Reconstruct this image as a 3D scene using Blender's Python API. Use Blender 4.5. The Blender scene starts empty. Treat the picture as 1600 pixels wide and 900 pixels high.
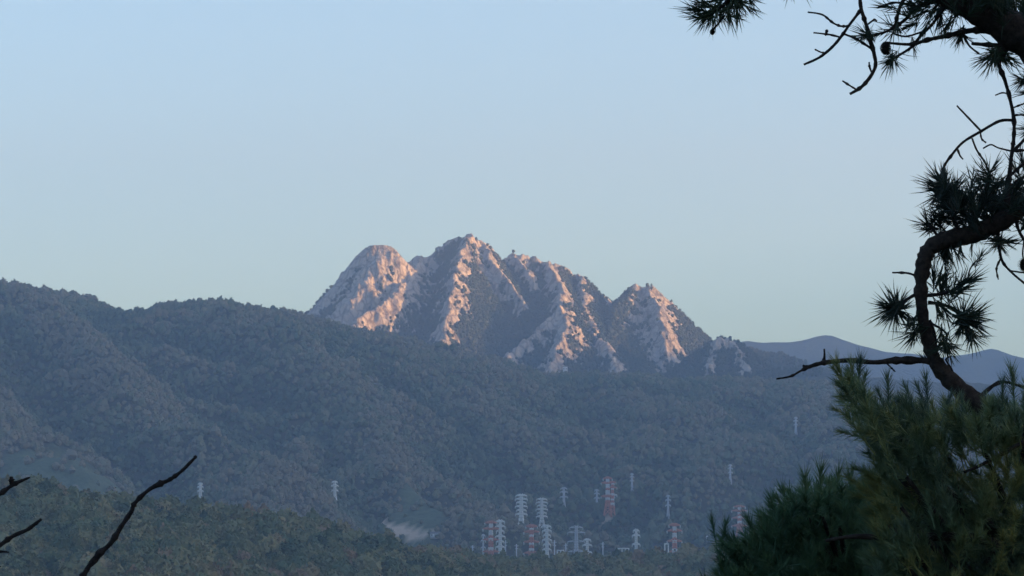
import bpy, bmesh, math, random
import numpy as np
from mathutils import Vector, Matrix, Quaternion

random.seed(7)
rng = np.random.default_rng(7)
SC = bpy.context.scene
COL = SC.collection
R = math.radians

# ------------------------------------------------------------------ camera
F = 5692.0                     # focal length in pixels of the 1600 px wide photo
PITCH = math.atan((760 - 450) / F)
cam_d = bpy.data.cameras.new('camera')
cam_d.sensor_width = 36.0
cam_d.lens = 36.0 * F / 1600.0
cam_d.clip_start = 0.1
cam_d.clip_end = 60000
cam = bpy.data.objects.new('camera', cam_d)
cam.location = (0, 0, 0)
cam.rotation_euler = (math.pi / 2 + PITCH, 0, 0)
COL.objects.link(cam)
SC.camera = cam
cam_d.dof.use_dof = True
cam_d.dof.focus_distance = 400.0
cam_d.dof.aperture_fstop = cam_d.lens / 1000 / 0.0012     # 1.2 mm wide pupil

# ------------------------------------------------------------------ light
SUN_EL = R(5.0)
SUN_AZ = R(99.0)             # clockwise from the view direction (+Y)
world = bpy.data.worlds.new('World')
SC.world = world
world.use_nodes = True
wn = world.node_tree.nodes
wl = world.node_tree.links
wn.clear()
sky = wn.new('ShaderNodeTexSky')
sky.sky_type = 'NISHITA'
sky.sun_disc = False
sky.sun_elevation = SUN_EL
sky.sun_rotation = SUN_AZ
sky.altitude = 200
sky.air_density = 0.7
sky.dust_density = 1.0
sky.ozone_density = 1.5
bg = wn.new('ShaderNodeBackground')
bg.inputs['Strength'].default_value = 0.105
wo = wn.new('ShaderNodeOutputWorld')
wl.new(sky.outputs['Color'], bg.inputs['Color'])
wl.new(bg.outputs['Background'], wo.inputs['Surface'])

sun_dir = Vector((math.sin(SUN_AZ) * math.cos(SUN_EL), math.cos(SUN_AZ) * math.cos(SUN_EL), math.sin(SUN_EL)))
sd = bpy.data.lights.new('sun', 'SUN')
sd.energy = 5.0
sd.angle = R(0.5)
sd.color = (1.0, 0.52, 0.17)
sun = bpy.data.objects.new('sun', sd)
sun.rotation_euler = sun_dir.to_track_quat('Z', 'Y').to_euler()
sun.location = (2000, -2000, 900)
COL.objects.link(sun)

SC.view_settings.view_transform = 'Standard'
SC.view_settings.look = 'None'
SC.view_settings.exposure = 2.2
SC.view_settings.gamma = 1.0
SC.cycles.use_denoising = True
SC.cycles.max_bounces = 6
SC.cycles.diffuse_bounces = 3
SC.cycles.volume_bounces = 4
SC.cycles.transparent_max_bounces = 8

# ------------------------------------------------------------------ helpers
CP, SP = math.cos(PITCH), math.sin(PITCH)


def P(px, py, Y):
    """where the ray through photo pixel (px, py) meets the plane y = Y"""
    u = (px - 800) / F
    v = (450 - py) / F
    dy, dz = CP - v * SP, SP + v * CP
    return (u / dy * Y, Y, dz / dy * Y)


def tag(o, label=None, cat=None, group=None, kind=None):
    if label: o['label'] = label
    if cat: o['category'] = cat
    if group: o['group'] = group
    if kind: o['kind'] = kind
    return o


def mesh_np(name, verts, faces, mat=None, smooth=True):
    """verts (n,3), faces (m,k) numpy arrays with a constant k"""
    verts = np.asarray(verts, dtype=np.float32)
    faces = np.asarray(faces, dtype=np.int32)
    me = bpy.data.meshes.new(name)
    k = faces.shape[1]
    me.vertices.add(len(verts)); me.vertices.foreach_set('co', verts.ravel())
    me.loops.add(faces.size); me.loops.foreach_set('vertex_index', faces.ravel())
    me.polygons.add(len(faces))
    me.polygons.foreach_set('loop_start', np.arange(0, faces.size, k, dtype=np.int32))
    if smooth: me.polygons.foreach_set('use_smooth', np.ones(len(faces), dtype=bool))
    me.update(calc_edges=True)
    if mat: me.materials.append(mat)
    return me


def link(name, me, parent=None, loc=None):
    o = bpy.data.objects.new(name, me)
    COL.objects.link(o)
    if loc is not None: o.location = loc
    if parent is not None: o.parent = parent
    return o


# ------------------------------------------------------------------ noise
_perm = rng.permutation(4096)
_gr = rng.uniform(0, 2 * np.pi, 4096)
_gx, _gy = np.cos(_gr), np.sin(_gr)


def noise2(x, y):
    xi, yi = np.floor(x).astype(np.int64), np.floor(y).astype(np.int64)
    fx, fy = x - xi, y - yi
    u = fx * fx * fx * (fx * (fx * 6 - 15) + 10)
    v = fy * fy * fy * (fy * (fy * 6 - 15) + 10)

    def g(ix, iy, dx, dy):
        h = _perm[(_perm[ix & 4095] + iy) & 4095]
        return _gx[h] * dx + _gy[h] * dy
    a = g(xi, yi, fx, fy); b = g(xi + 1, yi, fx - 1, fy)
    c = g(xi, yi + 1, fx, fy - 1); d = g(xi + 1, yi + 1, fx - 1, fy - 1)
    return (a + (b - a) * u + (c - a) * v + (a - b - c + d) * u * v) * 1.5


def fbm(x, y, s, octv=4, ridged=False, gain=0.5):
    out = np.zeros_like(x, dtype=float); amp = 1.0; f = 1.0 / s
    for i in range(octv):
        n = noise2(x * f + 17.3 * i, y * f - 9.1 * i)
        if ridged: n = 1 - 2 * np.abs(n)
        out += amp * n; amp *= gain; f *= 2.03
    return out


# ------------------------------------------------------------------ terrain as networks of ridge lines
def seg_field(x, y, line, k, rnd=0.0, curve=0.0):
    """height of a ridge that follows the polyline: crest height minus a slope on both sides"""
    best = np.full(x.shape, -1e9)
    for (x0, y0, z0), (x1, y1, z1) in zip(line[:-1], line[1:]):
        ex, ey = x1 - x0, y1 - y0
        t = np.clip(((x - x0) * ex + (y - y0) * ey) / (ex * ex + ey * ey + 1e-9), 0, 1)
        d = np.hypot(x - x0 - t * ex, y - y0 - t * ey)
        dd = np.sqrt(d * d + rnd * rnd) - rnd
        best = np.maximum(best, z0 + t * (z1 - z0) - k * dd + curve * dd * dd)
    return best


def seg_dist(x, y, line):
    best = np.full(x.shape, 1e9)
    for (x0, y0, z0), (x1, y1, z1) in zip(line[:-1], line[1:]):
        ex, ey = x1 - x0, y1 - y0
        t = np.clip(((x - x0) * ex + (y - y0) * ey) / (ex * ex + ey * ey + 1e-9), 0, 1)
        best = np.minimum(best, np.hypot(x - x0 - t * ex, y - y0 - t * ey))
    return best


def PL(*pts):
    return [P(*p) for p in pts]


def smax(a, b, r):
    h = np.clip(0.5 + 0.5 * (a - b) / r, 0, 1)
    return b + (a - b) * h + r * h * (1 - h)


# the valley and the slope the photographer stands on
def h_ground(x, y):
    base = -92 + 10 * fbm(x, y, 900, 3)
    near = -1.75 - 0.30 * y + 0.05 * np.abs(x) * 0 + 0.25 * fbm(x, y, 6, 3) * np.clip(np.hypot(x, y) / 6, 0, 1)
    near = np.where(y < 0, -1.75 - 0.22 * y, near)
    return smax(base, near, 8)


A_CREST = PL((-400, 750, 2300), (0, 772, 2300), (100, 786, 2300), (200, 803, 2350), (300, 819, 2400), (400, 833, 2500),
             (500, 862, 2600), (600, 878, 2700), (750, 895, 2900), (900, 896, 3000), (1050, 891, 3000), (1150, 880, 2950),
             (1300, 868, 2900), (1600, 858, 2900), (2100, 822, 2900))
A_SPURS = [PL((60, 782, 2300), (110, 830, 2150), (200, 880, 2000), (260, 946, 1850)),
           PL((330, 823, 2420), (420, 870, 2300), (500, 928, 2150)),
           PL((620, 880, 2720), (660, 917, 2560), (690, 972, 2400)),
           PL((950, 895, 3000), (930, 927, 2800), (900, 972, 2600)),
           PL((-100, 765, 2300), (-60, 850, 2100), (-80, 920, 1900))]


def h_near_hill(x, y):
    h = seg_field(x, y, A_CREST, 0.30, 40)
    for s in A_SPURS: h = smax(h, seg_field(x, y, s, 0.34, 25), 12)
    return h + 5 * fbm(x, y, 180, 4)


B_CREST = PL((-900, 383, 5600), (-300, 403, 5600), (0, 444, 5600), (25, 459, 5580), (60, 465, 5550), (100, 477, 5520), (150, 489, 5500),
             (180, 494, 5500), (220, 488, 5500), (270, 481, 5480), (340, 474, 5450), (385, 487, 5450), (425, 490, 5460),
             (465, 504, 5500), (520, 520, 5550), (600, 537, 5600), (650, 555, 5640), (700, 569, 5680), (760, 579, 5700),
             (830, 587, 5700), (885, 592, 5680), (960, 588, 5600), (1000, 591, 5600), (1040, 601, 5600), (1100, 598, 5550),
             (1180, 597, 5500), (1250, 602, 5450), (1320, 612, 5400), (1600, 643, 5400), (2200, 643, 5400))
B_SPURS = [PL((-30, 447, 5600), (0, 492, 5300), (80, 545, 5000), (150, 595, 4800), (250, 680, 4500), (370, 748, 4250), (430, 800, 4000)),
           PL((-200, 420, 5600), (-160, 520, 5000), (-60, 640, 4500), (60, 740, 4100)),
           PL((180, 491, 5500), (235, 560, 5280), (330, 640, 5000), (430, 720, 4700), (470, 790, 4400)),
           PL((340, 471, 5450), (400, 520, 5280), (500, 600, 5000), (560, 680, 4750), (650, 770, 4450)),
           PL((600, 534, 5600), (690, 620, 5300), (740, 690, 5000), (800, 765, 4700)),
           PL((520, 517, 5550), (600, 600, 5250), (640, 650, 5050)),
           PL((830, 584, 5700), (800, 640, 5400), (840, 700, 5100)),
           PL((960, 585, 5600), (1010, 650, 5300), (985, 720, 5000), (1020, 790, 4650)),
           PL((1180, 594, 5500), (1150, 650, 5250), (1120, 700, 5000), (1130, 780, 4650)),
           PL((1250, 599, 5450), (1290, 670, 5150), (1270, 740, 4850), (1250, 800, 4550)),
           PL((1400, 620, 5400), (1420, 700, 5100), (1400, 790, 4600)),
           PL((480, 795, 4450), (600, 810, 4300), (700, 830, 4200))]


def h_wooded(x, y):
    wx = x + 60 * fbm(x + 500, y, 420, 3); wy = y + 60 * fbm(x, y + 900, 420, 3)
    h = seg_field(x, y, B_CREST, 0.34, 25)
    m = np.full(x.shape, -1e9)
    for i, s in enumerate(B_SPURS): m = smax(m, seg_field(wx, wy, s, 0.58, 14) + 16, 10)
    dc = seg_dist(x, y, B_CREST)
    h = smax(h, m - 85 * np.clip(1 - dc / 210, 0, 1), 12)
    w = np.clip(dc / 150, 0, 1)
    return h + w * 24 * fbm(x, y, 230, 4, ridged=True) - w * 12 + 1.5 * fbm(x, y, 40, 2)


# the granite massif: (rock half-width, steepness, line)
C_LINES = [
    # left dome: (rock half-width, slope, line[, rounding])
    (80, 1.15, PL((440, 530, 9500), (470, 503, 9520), (500, 485, 9540), (535, 461, 9560), (545, 438, 9570), (560, 416, 9580), (573, 397, 9590), (586, 383, 9600), (603, 383, 9600), (612, 396, 9600), (618, 414, 9600), (624, 440, 9600)), 18),
    (70, 1.1, PL((595, 384, 9600), (588, 410, 9520), (570, 440, 9430), (545, 475, 9330), (520, 510, 9230), (500, 540, 9150)), 30),
    (45, 1.1, PL((668, 404, 9850), (652, 399, 9840), (642, 407, 9830), (632, 424, 9800))),
    (46, 1.2, PL((656, 402, 9840), (650, 415, 9650), (636, 440, 9480), (612, 462, 9350), (585, 482, 9240), (560, 500, 9150), (525, 527, 9050)), 6),
    (36, 1.1, PL((560, 470, 9380), (540, 490, 9250), (505, 512, 9150), (480, 530, 9080)), 6),
    # middle summit
    (24, 1.15, PL((660, 412, 9950), (676, 397, 9960), (692, 383, 9970), (708, 372, 9980), (722, 369, 9980), (732, 365, 9980), (742, 373, 9980), (755, 378, 9980), (768, 386, 9980), (778, 396, 9980), (788, 406, 9990), (800, 397, 10000), (812, 397, 10000), (832, 400, 10000), (842, 407, 10000), (856, 411, 10000), (876, 412, 10000), (888, 419, 10000), (905, 428, 10000), (922, 446, 10000), (938, 460, 10000), (960, 474, 10000))),
    (36, 1.0, PL((732, 367, 9980), (727, 384, 9800), (717, 412, 9600), (706, 448, 9420), (700, 488, 9260), (690, 525, 9130), (670, 562, 9020)), 3),
    (30, 1.15, PL((756, 378, 9980), (764, 398, 9830), (778, 420, 9720), (795, 440, 9640), (808, 455, 9590), (818, 475, 9540)), 3),
    (22, 1.15, PL((742, 373, 9980), (748, 400, 9820), (762, 428, 9700), (775, 445, 9640))),
    # right shoulder
    (20, 1.1, PL((800, 397, 10000), (822, 420, 9860), (835, 445, 9760))),
    (40, 1.0, PL((856, 410, 10000), (866, 428, 9820), (880, 452, 9620), (878, 482, 9420), (884, 515, 9260), (870, 548, 9130), (850, 590, 9000)), 3),
    (34, 1.0, PL((878, 482, 9420), (845, 515, 9300), (805, 545, 9180), (775, 578, 9080)), 3),
    (16, 1.0, PL((905, 428, 10000), (912, 460, 9750), (922, 500, 9520), (938, 532, 9330), (962, 565, 9180)), 3),
    (30, 0.9, PL((938, 532, 9330), (955, 548, 9250), (970, 575, 9150)), 3),
    (0, 0.7, PL((938, 458, 10000), (960, 510, 9700), (985, 550, 9400), (1010, 585, 9200))),
    # right cone
    (34, 1.15, PL((956, 474, 9950), (970, 462, 9920), (985, 451, 9900), (998, 443, 9890), (1006, 447, 9890), (1018, 446, 9890), (1023, 457, 9890), (1028, 468, 9890), (1034, 485, 9890), (1041, 506, 9890), (1048, 526, 9900), (1058, 550, 9900)), 10),
    (72, 0.95, PL((1016, 447, 9890), (1020, 468, 9770), (1028, 496, 9640), (1036, 524, 9520), (1040, 545, 9430)), 5),
    (0, 1.0, PL((992, 446, 9890), (972, 475, 9700), (955, 505, 9550), (945, 530, 9450))),
    (0, 0.6, PL((1060, 530, 9890), (1090, 536, 9900), (1115, 537, 9900), (1180, 545, 9900), (1300, 575, 9900))),
    (0, 0.6, PL((1010, 500, 9700), (1010, 560, 9400), (1000, 600, 9200))),
    # small cone in front
    (6, 0.8, PL((1040, 596, 8850), (1070, 577, 8840), (1100, 547, 8830), (1116, 532, 8820), (1130, 527, 8820), (1144, 532, 8820), (1157, 546, 8820), (1174, 566, 8820), (1202, 590, 8820)), 8),
    (16, 0.8, PL((1144, 532, 8820), (1154, 555, 8700), (1168, 574, 8600), (1186, 594, 8520)), 4),
    (12, 0.8, PL((1122, 531, 8820), (1112, 560, 8660), (1103, 592, 8520)), 4),
    # foothills
    (0, 0.5, PL((1160, 590, 8500), (1200, 580, 8500), (1260, 576, 8450), (1340, 588, 8400), (1450, 596, 8400), (1700, 610, 8400))),
    (0, 0.5, PL((300, 545, 9600), (440, 530, 9500))),
]

KC = 0.78      # the massif stands this much nearer than first surveyed
C_LINES = [(L_[0] * KC * (0.72 if n_ > 4 else 0.95), L_[1], [(a * KC, b * KC, c * KC) for a, b, c in L_[2]], (L_[3] if len(L_) > 3 else 2) * KC) for n_, L_ in enumerate(C_LINES)]


def h_granite(x, y):
    wx = x + 9 * fbm(x, y, 90, 3); wy = y + 12 * fbm(x + 300, y + 40, 110, 3)
    h = np.full(x.shape, -1e9)
    for L_ in C_LINES:
        h = smax(h, seg_field(wx, wy, L_[2], L_[1], L_[3]), 4)
    # gentler apron at the foot
    base = 100 - 0.00012 * ((y - 7570) ** 2) - 0.00006 * (x - 100) ** 2
    h = smax(h, base, 60)
    return h


def rock_mask(x, y):
    wx = x + 9 * fbm(x, y, 90, 3); wy = y + 12 * fbm(x + 300, y + 40, 110, 3)
    m = np.full(x.shape, -3.0)
    for L_ in C_LINES:
        if L_[0] > 0: m = np.maximum(m, 1 - seg_dist(wx, wy, L_[2]) / L_[0])
    left = np.clip((-150 - x) / 60, 0, 1) * (y > 6800)
    n = 1.15 * fbm(x, y, 34, 3) + 0.5 * fbm(x, y, 9, 2)
    return m + n * (1 - 0.55 * left) + 0.12 - 0.1 * left + 0.9 * np.clip(fbm(x + 70, y * 0.6, 60, 3) - 0.62, 0, 1)


def detail_granite(x, y, m):
    rk = np.clip(m * 2 + 0.5, 0, 1)
    dome = np.exp(-(((x + 277) / 50) ** 2 + ((y - 7480) / 75) ** 2))
    dome = np.maximum(dome, np.exp(-(((x - 290) / 60) ** 2 + ((y - 7700) / 70) ** 2)))
    n = (4.6 * fbm(x + 0.15 * y, y * 0.3, 24, 3, ridged=True, gain=0.6) - 2.3) * (1 - 0.6 * dome)
    n2 = -2.6 * fbm(x + 0.2 * y, y * 0.45, 12, 2, ridged=True, gain=0.6) * (1 - 0.4 * dome)
    return rk * (n + n2) + (1 - rk) * 5 * fbm(x, y, 60, 3)


D_CREST = PL((200, 520, 14500), (700, 540, 14500), (1000, 550, 14400), (1090, 545, 14300), (1130, 538, 14300), (1165, 536, 14200), (1185, 540, 14200), (1215, 536, 14200), (1240, 535, 14200),
             (1268, 530, 14200), (1290, 529, 14200), (1330, 542, 14300), (1380, 550, 14300), (1420, 554, 14400), (1470, 562, 14400), (1500, 555, 14500),
             (1530, 553, 14500), (1552, 551, 14500), (1580, 557, 14600), (1596, 562, 14600), (1640, 553, 14600), (1900, 520, 14600))
D_SPURS = [PL((1285, 529, 14200), (1260, 555, 13600), (1230, 580, 13000)), PL((1290, 529, 14200), (1340, 565, 13500), (1360, 590, 13000)),
           PL((1548, 551, 14500), (1520, 575, 13900), (1480, 600, 13200)), PL((1552, 551, 14500), (1590, 580, 13800)),
           PL((1168, 536, 14200), (1200, 565, 13600))]

D_CREST = [(a * .8, b * .8, c * .8) for a, b, c in D_CREST]
D_SPURS = [[(a * .8, b * .8, c * .8) for a, b, c in L_] for L_ in D_SPURS]


def h_far(x, y):
    h = seg_field(x, y, D_CREST, 0.33, 30)
    for s in D_SPURS: h = smax(h, seg_field(x, y, s, 0.5, 20), 15)
    return h + 5 * fbm(x, y, 220, 4, ridged=True)


# the long ridge out of frame to the right and behind, which keeps the valley in shade
def _shade_line():
    sx, sy = math.sin(SUN_AZ), math.cos(SUN_AZ)
    out = []
    for t, ceil in ((-4500, 300), (-2500, 400), (500, 450), (5400, 440), (5750, 415), (6250, 150), (8600, 100), (9500, 500), (14000, 500)):
        c = 3600.0
        out.append((c * sx - t * sy, c * sy + t * sx, ceil + math.tan(SUN_EL) * (c + 2400)))
    return out


SH_LINE = _shade_line()


def h_shade(x, y):
    h = seg_field(x, y, SH_LINE, 0.5, 60)
    return h + 12 * fbm(x, y, 700, 4, ridged=True)


def grid(x0, x1, y0, y1, step, stepy=None):
    xs = np.arange(x0, x1 + step, step); ys = np.arange(y0, y1 + (stepy or step), stepy or step)
    X, Y = np.meshgrid(xs, ys)
    n, m = X.shape
    i = np.arange((n - 1) * (m - 1)); r = i // (m - 1); c = i % (m - 1)
    a = r * m + c
    faces = np.stack([a, a + 1, a + m + 1, a + m], 1)
    return X.ravel(), Y.ravel(), faces


def drop_below(x, y, z, faces, low):
    """keep only faces that rise above the level low(x, y)"""
    keep = (z[faces] > low[faces]).any(1)
    f = faces[keep]
    used = np.unique(f)
    remap = np.full(len(x), -1); remap[used] = np.arange(len(used))
    return x[used], y[used], z[used], remap[f], used


# ------------------------------------------------------------------ materials
def new_mat(name):
    m = bpy.data.materials.new(name); m.use_nodes = True
    nt = m.node_tree; nt.nodes.clear()
    out = nt.nodes.new('ShaderNodeOutputMaterial')
    b = nt.nodes.new('ShaderNodeBsdfPrincipled')
    nt.links.new(b.outputs[0], out.inputs['Surface'])
    return m, nt, b, out


def nz(nt, scale, detail=4, vec=None, rough=0.55, typ='ShaderNodeTexNoise'):
    n = nt.nodes.new(typ); n.inputs['Scale'].default_value = scale
    if typ == 'ShaderNodeTexNoise':
        n.inputs['Detail'].default_value = detail; n.inputs['Roughness'].default_value = rough
    if vec: nt.links.new(vec, n.inputs['Vector'])
    return n


def ramp(nt, fac, stops):
    r = nt.nodes.new('ShaderNodeValToRGB')
    e = r.color_ramp.elements
    while len(e) < len(stops): e.new(0.5)
    for k, (p, c) in enumerate(stops):
        e[k].position = p; e[k].color = (*c, 1)
    nt.links.new(fac, r.inputs[0])
    return r


def mixc(nt, fac, a, b):
    m = nt.nodes.new('ShaderNodeMix'); m.data_type = 'RGBA'
    for s, i in ((fac, 0), (a, 6), (b, 7)):
        if hasattr(s, 'default_value') or hasattr(s, 'links'): nt.links.new(s, m.inputs[i])
        elif isinstance(s, tuple): m.inputs[i].default_value = (*s, 1)
        else: m.inputs[i].default_value = s
    return m.outputs[2]


def bump(nt, b, h, strength, dist):
    n = nt.nodes.new('ShaderNodeBump'); n.inputs['Strength'].default_value = strength; n.inputs['Distance'].default_value = dist
    nt.links.new(h, n.inputs['Height']); nt.links.new(n.outputs[0], b.inputs['Normal'])


def m_forest_floor():
    m, nt, b, out = new_mat('forest_floor')
    g = nt.nodes.new('ShaderNodeNewGeometry')
    n1 = nz(nt, 0.004, 5, g.outputs['Position']); n2 = nz(nt, 0.12, 3, g.outputs['Position'])
    r1 = ramp(nt, n1.outputs[0], [(0.35, (0.022, 0.036, 0.02)), (0.65, (0.05, 0.055, 0.03))])
    r2 = ramp(nt, n2.outputs[0], [(0.3, (0.02, 0.03, 0.02)), (0.7, (0.06, 0.065, 0.04))])
    c = mixc(nt, 0.5, r1.outputs[0], r2.outputs[0])
    a = nt.nodes.new('ShaderNodeAttribute'); a.attribute_name = 'meadow'
    a2 = nt.nodes.new('ShaderNodeAttribute'); a2.attribute_name = 'earth'
    mg = ramp(nt, n2.outputs[0], [(0.3, (0.06, 0.09, 0.045)), (0.7, (0.11, 0.14, 0.075))])
    c = mixc(nt, a.outputs['Fac'], c, mg.outputs[0])
    c = mixc(nt, a2.outputs['Fac'], c, (0.62, 0.48, 0.35))
    nt.links.new(c, b.inputs['Base Color']); b.inputs['Roughness'].default_value = 0.95
    bump(nt, b, n2.outputs[0], 0.6, 4.0)
    return m


def m_far_forest():
    m, nt, b, out = new_mat('distant_woods')
    g = nt.nodes.new('ShaderNodeNewGeometry')
    n1 = nz(nt, 0.003, 6, g.outputs['Position'], 0.6); v = nz(nt, 0.06, 0, g.outputs['Position'], typ='ShaderNodeTexVoronoi')
    r1 = ramp(nt, n1.outputs[0], [(0.3, (0.025, 0.04, 0.022)), (0.7, (0.055, 0.062, 0.035))])
    nt.links.new(r1.outputs[0], b.inputs['Base Color']); b.inputs['Roughness'].default_value = 0.95
    bump(nt, b, v.outputs['Distance'], 0.8, 10.0)
    return m


def m_granite():
    m, nt, b, out = new_mat('granite')
    g = nt.nodes.new('ShaderNodeNewGeometry')
    mp = nt.nodes.new('ShaderNodeMapping'); mp.inputs['Scale'].default_value = (1, 0.6, 0.35)
    nt.links.new(g.outputs['Position'], mp.inputs['Vector'])
    n1 = nz(nt, 0.03, 6, mp.outputs[0], 0.65); n2 = nz(nt, 0.13, 5, mp.outputs[0], 0.6)
    r1 = ramp(nt, n1.outputs[0], [(0.3, (0.28, 0.23, 0.19)), (0.5, (0.52, 0.43, 0.35)), (0.72, (0.64, 0.54, 0.45))])
    r2 = ramp(nt, n2.outputs[0], [(0.40, (0.10, 0.09, 0.07)), (0.5, (0.42, 0.36, 0.30))])
    c = mixc(nt, 0.45, r1.outputs[0], r2.outputs[0])
    a = nt.nodes.new('ShaderNodeAttribute'); a.attribute_name = 'rock'
    w = nt.nodes.new('ShaderNodeMath'); w.operation = 'MULTIPLY_ADD'
    nt.links.new(n2.outputs[0], w.inputs[0]); w.inputs[1].default_value = 2.6; w.inputs[2].default_value = -1.3
    s = nt.nodes.new('ShaderNodeMath'); s.operation = 'ADD'; nt.links.new(w.outputs[0], s.inputs[0]); nt.links.new(a.outputs['Fac'], s.inputs[1])
    rr = ramp(nt, s.outputs[0], [(0.42, (0, 0, 0)), (0.55, (1, 1, 1))])
    vo = nt.nodes.new('ShaderNodeTexVoronoi'); vo.feature = 'DISTANCE_TO_EDGE'; vo.inputs['Scale'].default_value = 0.055
    dv = nt.nodes.new('ShaderNodeVectorMath'); dv.operation = 'MULTIPLY_ADD'
    nt.links.new(n1.outputs['Color'], dv.inputs[0]); dv.inputs[1].default_value = (14, 14, 14); nt.links.new(mp.outputs[0], dv.inputs[2])
    nt.links.new(dv.outputs[0], vo.inputs['Vector'])
    cr = ramp(nt, vo.outputs['Distance'], [(0.0, (0.25, 0.22, 0.2)), (0.10, (1, 1, 1))])
    mm = nt.nodes.new('ShaderNodeMix'); mm.data_type = 'RGBA'; mm.blend_type = 'MULTIPLY'; mm.inputs[0].default_value = 0.85
    nt.links.new(c, mm.inputs[6]); nt.links.new(cr.outputs[0], mm.inputs[7]); c = mm.outputs[2]
    c = mixc(nt, rr.outputs[0], (0.035, 0.045, 0.025), c)
    nt.links.new(c, b.inputs['Base Color']); b.inputs['Roughness'].default_value = 0.85
    bump(nt, b, n2.outputs[0], 0.9, 7.0)
    return m


def m_leaf(name, stops, rough=0.7):
    m, nt, b, out = new_mat(name)
    oi = nt.nodes.new('ShaderNodeAttribute'); oi.attribute_type = 'INSTANCER'; oi.attribute_name = 'tone'
    r = ramp(nt, oi.outputs['Fac'], stops)
    nt.links.new(r.outputs[0], b.inputs['Base Color']); b.inputs['Roughness'].default_value = rough
    b.inputs['Specular IOR Level'].default_value = 0.2
    return m


M_floor = m_forest_floor(); M_far = m_far_forest(); M_gran = m_granite()
M_crown = m_leaf('broadleaf_canopy', [(0.0, (0.045, 0.080, 0.048)), (0.25, (0.09, 0.13, 0.07)), (0.55, (0.13, 0.155, 0.088)),
                                      (0.8, (0.17, 0.175, 0.105)), (1.0, (0.205, 0.182, 0.12))])
M_crown_near = m_leaf('valley_canopy', [(0.0, (0.05, 0.085, 0.045)), (0.25, (0.11, 0.15, 0.07)), (0.55, (0.18, 0.19, 0.085)),
                                        (0.8, (0.25, 0.23, 0.10)), (1.0, (0.26, 0.18, 0.10))])


# ------------------------------------------------------------------ terrain meshes
def smooth01(v):
    return np.clip(v, 0, 1)


def blob(x, y, cx, cy, rx, ry, s=0.25):
    d = np.sqrt(((x - cx) / rx) ** 2 + ((y - cy) / ry) ** 2) + 0.35 * fbm(x, y, 60, 4)
    return np.clip((1 - d) / s, 0, 1)


def all_height(x, y):
    return np.maximum.reduce([h_ground(x, y), h_near_hill(x, y), h_wooded(x, y)])


def raycast(px, py, y0=2200, y1=6500, n=1500):
    Y = np.linspace(y0, y1, n)
    x1_, _, z1_ = P(px, py, 1.0)
    g = all_height(x1_ * Y, Y)
    hit = np.where(g >= z1_ * Y)[0]
    return (x1_ * Y[hit[0]], Y[hit[0]], g[hit[0]]) if len(hit) else None


def meadow_mask(x, y):
    m = np.zeros(x.shape)
    for (cx, cy, rx, ry) in MEADOWS: m = np.maximum(m, blob(x, y, cx, cy, rx, ry))
    return m


MEADOWS = []
for (px, py, rx, ry) in ((655, 806, 38, 120), (60, 735, 60, 110), (150, 757, 60, 80)):
    c = raycast(px, py, 3200)
    if c: MEADOWS.append((c[0], c[1], rx, ry))
EARTH = []
for (px, py, rx, ry) in ((593, 824, 9, 16), (606, 827, 10, 13), (622, 831, 11, 11), (640, 834, 11, 10), (660, 837, 12, 9), (950, 809, 8, 10)):
    c = raycast(px, py, 3200)
    if c: EARTH.append((c[0], c[1], rx, ry))


def terrain(name, hf, x0, x1, y0, y1, step, mat, low, stepy=None, masks=False):
    x, y, f = grid(x0, x1, y0, y1, step, stepy)
    z = hf(x, y)
    x, y, z, f, used = drop_below(x, y, z, f, low(x, y))
    me = mesh_np(name, np.stack([x, y, z], 1), f, mat)
    if masks:
        a = me.attributes.new('meadow', 'FLOAT', 'POINT'); a.data.foreach_set('value', meadow_mask(x, y).astype(np.float32))
        e = np.zeros(x.shape)
        for (cx, cy, rx, ry) in EARTH: e = np.maximum(e, blob(x, y, cx, cy, rx, ry, 0.1))
        a = me.attributes.new('earth', 'FLOAT', 'POINT'); a.data.foreach_set('value', e.astype(np.float32))
    o = link(name, me)
    o['kind'] = 'structure'
    return o


# one wide sheet of ground: fine steps near the camera, coarse out to the horizon
def ground_sheet():
    ax = np.concatenate([-np.geomspace(13800, 12, 60), np.linspace(-10, 10, 21), np.geomspace(12, 13800, 60)])
    ay = np.concatenate([-np.geomspace(9000, 12, 40), np.linspace(-10, 40, 51), np.geomspace(42, 2200, 50), np.linspace(2250, 6000, 90), np.geomspace(6100, 12900, 26)])
    X, Y = np.meshgrid(ax, ay); n, m = X.shape
    i = np.arange((n - 1) * (m - 1)); a = (i // (m - 1)) * m + i % (m - 1)
    x, y = X.ravel(), Y.ravel()
    me = mesh_np('ground', np.stack([x, y, h_ground(x, y)], 1), np.stack([a, a + 1, a + m + 1, a + m], 1), M_floor)
    o = link('ground', me); o['kind'] = 'structure'


ground_sheet()
terrain('near_hill', h_near_hill, -900, 1000, 1500, 3700, 10, M_floor, lambda x, y: h_ground(x, y) - 12, masks=True)
terrain('wooded_ridge', h_wooded, -1900, 2100, 3600, 6500, 8, M_floor, lambda x, y: h_ground(x, y) - 12, masks=True)
terrain('far_ridges', h_far, -2000, 2900, 9900, 12700, 24, M_far, lambda x, y: x * 0 - 100)
terrain('shading_ridge', h_shade, -1500, 12500, -8800, 12850, 100, M_far, lambda x, y: x * 0 - 100)

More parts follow.
